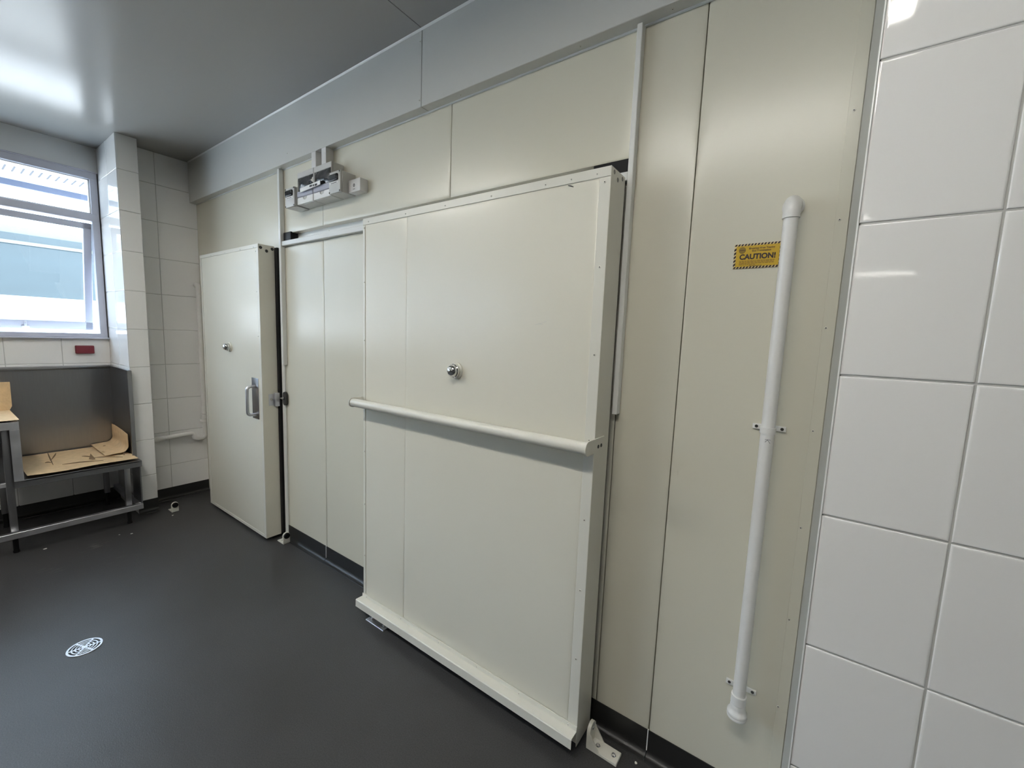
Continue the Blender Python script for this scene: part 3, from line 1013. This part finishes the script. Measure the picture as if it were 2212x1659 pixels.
MB().lathe([(0.0065, 0), (0.005, 0.003), (0, 0.004)], (-0.494, 1.2865, 0.066), (1, 0, 0), 16).build('fixing_screw', CHROME, fb)

fg = thing('floor_guide', 'metal floor guide with bolts below the sliding door kick plate', 'door guide', (-1.612, 1.23, 0))
MB().box(-1.680, -1.543, 1.188, 1.285, 0.0, 0.005, 0.001, 1).build('base_plate', STEELF, fg)
for x in (-1.655, -1.566):
    MB().lathe([(0.010, 0), (0.010, 0.002), (0.0065, 0.0025), (0.006, 0.007), (0.003, 0.008), (0, 0.008)], (x, 1.212, 0.005), (0, 0, 1), 18).build('bolt', CHROME, fg)
MB().tube([(-1.607, 1.245, 0.005), (-1.607, 1.245, 0.026)], 0.012, 20).build('guide_roller', WHITEP, fg)

# floor waste
gr = thing('floor_drain', 'round bright metal floor drain grate in the dark vinyl', 'drain', (-2.486, 0.319, 0))
dm = MB()
R0 = 0.0585
rings = ((0.0585, 0.0500), (0.0440, 0.0385), (0.0325, 0.0275), (0.0215, 0.0170), (0.0105, 0.0))
for ro, ri in rings:
    if ri > 0:
        dm.lathe([(ro, 0.0), (ro - 0.0008, 0.0032), (ri + 0.0006, 0.0032), (ri, 0.0)], (-2.486, 0.319, 0.0005), (0, 0, 1), 56)
    else:
        dm.lathe([(ro, 0.0), (ro - 0.0006, 0.0032), (0, 0.0032)], (-2.486, 0.319, 0.0005), (0, 0, 1), 40)
for a in (20, 80, 140, 200, 260, 320):
    t_ = MB().box(0.009, 0.052, -0.0035, 0.0035, 0.0006, 0.0034)
    t_.bm.transform(Matrix.Translation((-2.486, 0.319, 0)) @ Matrix.Rotation(math.radians(a), 4, 'Z'))
    me = bpy.data.meshes.new('tmp')
    t_.bm.to_mesh(me)
    t_.bm.free()
    dm.bm.from_mesh(me)
    bpy.data.meshes.remove(me)
dm.build('grate', STEELF, gr)
MB().lathe([(0.052, 0), (0.052, 0.0008), (0, 0.0008)], (-2.486, 0.319, 0), (0, 0, 1), 40).build('drain_well', RUBBER, gr)

for i, (x, y, r, lab) in enumerate(((-0.345, 1.318, 0.0045, 'white chip on the floor right of the floor bracket'),
                                    (-3.80, 0.352, 0.009, 'white flake on the floor below the bench left leg'),
                                    (-3.80, 1.000, 0.006, 'white flake on the floor beside the pillar door stop'),
                                    (-3.66, 0.735, 0.007, 'white flake on the floor beneath the right bench leg'),
                                    (-3.70, 0.68, 0.005, 'tiny white fleck left of the flake under the right bench leg'))):
    rr = random.Random(i)
    c = MB()
    top = []
    pts = [(x + r * math.cos(a) * rr.uniform(0.5, 1.2), y + r * math.sin(a) * rr.uniform(0.7, 1.4)) for a in [2 * PI * q / 7 for q in range(7)]]
    c.prism(pts, 'z', 0.0, 0.002)
    c = c.build('paint_flake', CHIP, smooth=False)
    tag(c, lab, 'flake', 'white flakes on the floor')

# ------------------------------------------------------------------ steel bench
bn = thing('steel_bench', 'stainless steel bench with raised left counter under the window', 'bench', (-4.15, 0.1, 0))
BX0, BX1 = -4.505, -3.822
MB().box(BX0, BX1, 0.290, 0.846, 0.448, 0.458, 0.002, 1).box(BX1 - 0.006, BX1, 0.257, 0.848, 0.415, 0.459, 0.0015, 1).box(-4.0, BX1 - 0.0065, 0.842, 0.848, 0.415, 0.459, 0.0015, 1).build('deck', STEEL, bn)
MB().box(BX1 - 0.006, BX1, 0.257, 0.297, 0.4595, 0.7755, 0.001, 1).build('front_apron', STEELF, bn)
MB().box(BX0, BX1 - 0.007, 0.290, 0.297, 0.4585, 0.8075).build('step_panel', STEEL, bn)
MB().box(BX0, BX1 - 0.0065, -0.60, 0.297, 0.808, 0.822, 0.002, 1).box(BX1 - 0.006, BX1, -0.60, 0.297, 0.776, 0.822, 0.0015, 1).build('counter', STEELF, bn)
MB().box(-4.524, BX0, -0.60, 0.850, 0.45, 1.076).box(-4.526, -4.488, -0.60, 0.850, 1.074, 1.100, 0.004, 2).build('splashback', STEEL, bn)
MB().box(BX0, -3.966, 0.841, 0.8515, 0.456, 1.088).box(BX0, -3.960, 0.834, 0.8525, 1.086, 1.098, 0.003, 2).box(-3.970, -3.958, 0.828, 0.8525, 0.456, 1.096, 0.002, 1).build('side_splash', STEEL, bn)
MB().box(BX1 - 0.034, BX1, -0.60, 0.842, 0.101, 0.138, 0.002, 1).box(-4.46, BX1 - 0.0345, 0.806, 0.842, 0.101, 0.138, 0.002, 1).build('foot_rail', STEELF, bn)
MB().box(-4.02, BX1 - 0.004, 0.8335, 0.8415, 0.1385, 0.4145, 0.001, 1).build('end_panel', STEEL, bn)
for x, y in ((-3.872, 0.772), (-3.872, 0.243), (-4.40, 0.757), (-4.40, 0.243), (-3.872, -0.56)):
    lg = MB().box(x - 0.016, x + 0.016, y - 0.016, y + 0.016, 0.10, 0.449 if y > 0.3 else 0.808, 0.003, 2).build('leg', STEEL, bn)
    MB().lathe([(0.014, 0.0), (0.015, 0.010), (0.012, 0.018), (0.012, 0.1005), (0, 0.1005)], (x, y, 0.0), (0, 0, 1), 18).build('foot', RUBBER, lg)
MB().box(-3.876, -3.852, -0.60, 0.227, 0.424, 0.450, 0.002, 1).build('cross_rail', STEELF, bn)

# kraft card on the bench
def sheet(name, f, nu, nv, label, cat, m=KRAFT, th=0.0022):
    mb = MB()
    vv = [[mb.bm.verts.new(f(i / nu, j / nv)) for j in range(nv + 1)] for i in range(nu + 1)]
    for i in range(nu):
        for j in range(nv):
            mb.bm.faces.new((vv[i][j], vv[i + 1][j], vv[i + 1][j + 1], vv[i][j + 1]))
    bmesh.ops.recalc_face_normals(mb.bm, faces=mb.bm.faces[:])
    bmesh.ops.solidify(mb.bm, geom=mb.bm.faces[:], thickness=th)
    o = mb.build(name, m, angle=1.0)
    return tag(o, label, cat)


def flat_f(u, v):
    w = min(max((v - 0.5) / 0.2, 0.0), 1.0)
    y = 0.312 + 0.525 * u * (0.925 + 0.075 * w * w * (3 - 2 * w))
    xf = -3.838 - 0.020 * max(0, u - 0.8) / 0.2
    x = -4.480 + (xf + 4.480) * v
    z = 0.4640 + 0.012 * v ** 4 * (1 - 0.5 * u) + 0.004 * (1 + math.sin(7 * u + 3 * v)) * v
    return (x, y, z)


sheet('kraft_sheet', flat_f, 24, 14, 'brown kraft sheet lying flat on the lower bench deck', 'card')


def curl_f(u, v):
    x = -4.492 + (0.44 + 0.02 * u) * v
    s = u
    if s < 0.35:
        y = 0.70 + 0.082 * s / 0.35
        z = 0.4785 + 0.006 * math.sin(PI * s / 0.35 * 0.5)
    else:
        t = (s - 0.35) / 0.65
        a = min(t / 0.45, 1) * PI / 2
        y = 0.782 + 0.046 * math.sin(a)
        z = 0.4845 + 0.046 * (1 - math.cos(a)) + max(0, t - 0.45) / 0.55 * (0.100 - 0.012 * v)
        y += 0.004 * math.sin(4 * v) * t
    return (x, y, z)


sheet('curled_kraft_sheet', curl_f, 22, 12, 'brown kraft sheet curling up against the steel side splash', 'card')


def fold_f(u, v):
    y = -0.30 + 0.600 * u - (0.0 if v < 0.55 else 0.0)
    if v < 0.5:
        t = v / 0.5
        x = -4.300 + 0.002 * math.sin(9 * u)
        z = 1.018 - (1.018 - 0.832) * t
        y += 0.012
    else:
        t = (v - 0.5) / 0.5
        x = -4.298 + (0.478) * t
        z = 0.8265 + 0.005 * math.sin(5 * u) ** 2 * t + 0.0015
    return (x, y, z)


sheet('folded_kraft_sheet', fold_f, 20, 16, 'folded brown kraft sheet standing on the raised counter', 'card')

scr = (((-3.984, 0.479), (-3.95, 0.57), (-3.909, 0.665), 'longest dark card sliver near the front edge of the flat kraft sheet'),
       ((-4.137, 0.596), (-4.095, 0.612), (-4.06, 0.640), 'short dark sliver left of the torn card scrap'),
       ((-4.041, 0.642), (-3.985, 0.70), (-3.925, 0.768), 'thin bent sliver right of the torn card scrap'),
       ((-4.174, 0.793), (-4.08, 0.794), (-3.987, 0.793), 'sliver at the right edge of the flat kraft sheet'),
       ((-4.353, 0.740), (-4.356, 0.752), (-4.357, 0.765), 'tiny curled sliver near the back of the kraft sheet'),
       ((-4.184, 0.705), (-4.165, 0.713), (-4.145, 0.719), 'tiny pale sliver between torn scrap and curled sheet'),
       ((-4.42, 0.464), (-4.20, 0.448), (-4.015, 0.441), 'long sliver forming the left arm of the fork on kraft sheet'),
       ((-4.358, 0.497), (-4.26, 0.482), (-4.164, 0.449), 'sliver forming the right arm of the fork on kraft sheet'),
       ((-4.109, 0.416), (-4.095, 0.428), (-4.083, 0.440), 'short sliver at the left of the fork on kraft sheet'))
for i, (a, b, c, lab) in enumerate(scr):
    ztop = 0.4805
    pts = []
    for q in range(9):
        t = q / 8
        p = (Vector((*a, 0)) * (1 - t) ** 2 + Vector((*b, 0)) * 2 * t * (1 - t) + Vector((*c, 0)) * t * t)
        pts.append((p.x, p.y, ztop + 0.004 * math.sin(PI * t)))
    w0 = 0.0028 if i not in (4, 5) else 0.0035
    s = MB().tube(pts, [w0 * (0.5 + 0.8 * math.sin(PI * q / 8)) for q in range(9)], 6).build('card_sliver', KRAFTD if i != 5 else KRAFT)
    tag(s, lab, 'card scrap', 'card slivers on the lower bench')
sc = MB()
v0 = [(-4.02, 0.612, 0.480), (-4.00, 0.640, 0.480), (-4.06, 0.628, 0.508)]
sc.bm.faces.new([sc.bm.verts.new(p) for p in v0])
sc = sc.build('torn_card_scrap', KRAFTD, smooth=False)
md = sc.modifiers.new('thickness', 'SOLIDIFY')
md.thickness = 0.002
tag(sc, 'upright torn triangle of card on the flat kraft sheet', 'card scrap')

rb = MB().box(XW + 0.003, XW + 0.030, 0.659, 0.762, 1.190, 1.2515, 0.006, 3).build('red_sponge', RED)
tag(rb, 'dark red rectangular sponge pad fixed to tiles below the window', 'sponge')

# ------------------------------------------------------------------ waste pipe in the far recess
wx, wy, wr_ = -4.142, 1.3425, 0.0175
wp = thing('waste_pipe', 'white waste pipe with trap in the far corner behind the hinged door', 'pipe', (wx, wy, 0.47))
MB().tube([(wx, wy, 0.60), (wx, wy, 1.74)], wr_, 22).build('pipe_run', PVC, wp)
pts = [(wx, wy, 1.725), (wx, wy, 1.745)] + [(wx - 0.022 * (1 - math.cos(a)), wy, 1.745 + 0.024 * math.sin(a)) for a in [PI / 2 * i / 6 for i in range(1, 7)]] + [(XR + 0.002, wy, 1.769)]
MB().tube(pts, 0.0205, 22).build('elbow', PVC, wp)
MB().tube([(wx, wy, 1.134), (wx, wy, 1.148)], 0.0195, 22).build('coupling', PVC, wp)
MB().lathe([(0.0175, 0), (0.021, 0.002), (0.021, 0.022), (0.029, 0.026), (0.029, 0.048), (0.020, 0.052), (0.020, 0.070), (0.024, 0.073), (0.024, 0.090), (0.0175, 0.093)], (wx, wy, 0.600), (0, 0, 1), 26).build('union_collar', PVC, wp)
pts = [(wx, wy, 0.61), (wx, wy, 0.515)]
pts += [(wx, wy - 0.030 * (1 - math.cos(a)), 0.515 - 0.030 * math.sin(a)) for a in [PI / 2 * i / 6 for i in range(1, 7)]]
pts += [(wx, 1.296, 0.484)]
pts += [(wx, 1.296 - 0.034 * math.sin(a), 0.484 + 0.030 * (1 - math.cos(a))) for a in [PI / 2 * i / 6 for i in range(1, 7)]]
pts += [(wx, 1.262 - 0.022 * (1 - math.cos(a)), 0.516 + 0.020 * math.sin(a)) for a in [PI / 2 * i / 6 for i in range(1, 7)]]
pts += [(wx, 1.07, 0.528), (wx, 0.974, 0.524)]
MB().tube(pts, 0.0175, 20).build('trap', PVC, wp)
MB().tube([(wx, 1.062, 0.5275), (wx, 1.03, 0.5265), (wx, 0.973, 0.524)], [0.0195, 0.024, 0.030], 22).build('wall_socket', PVC, wp)
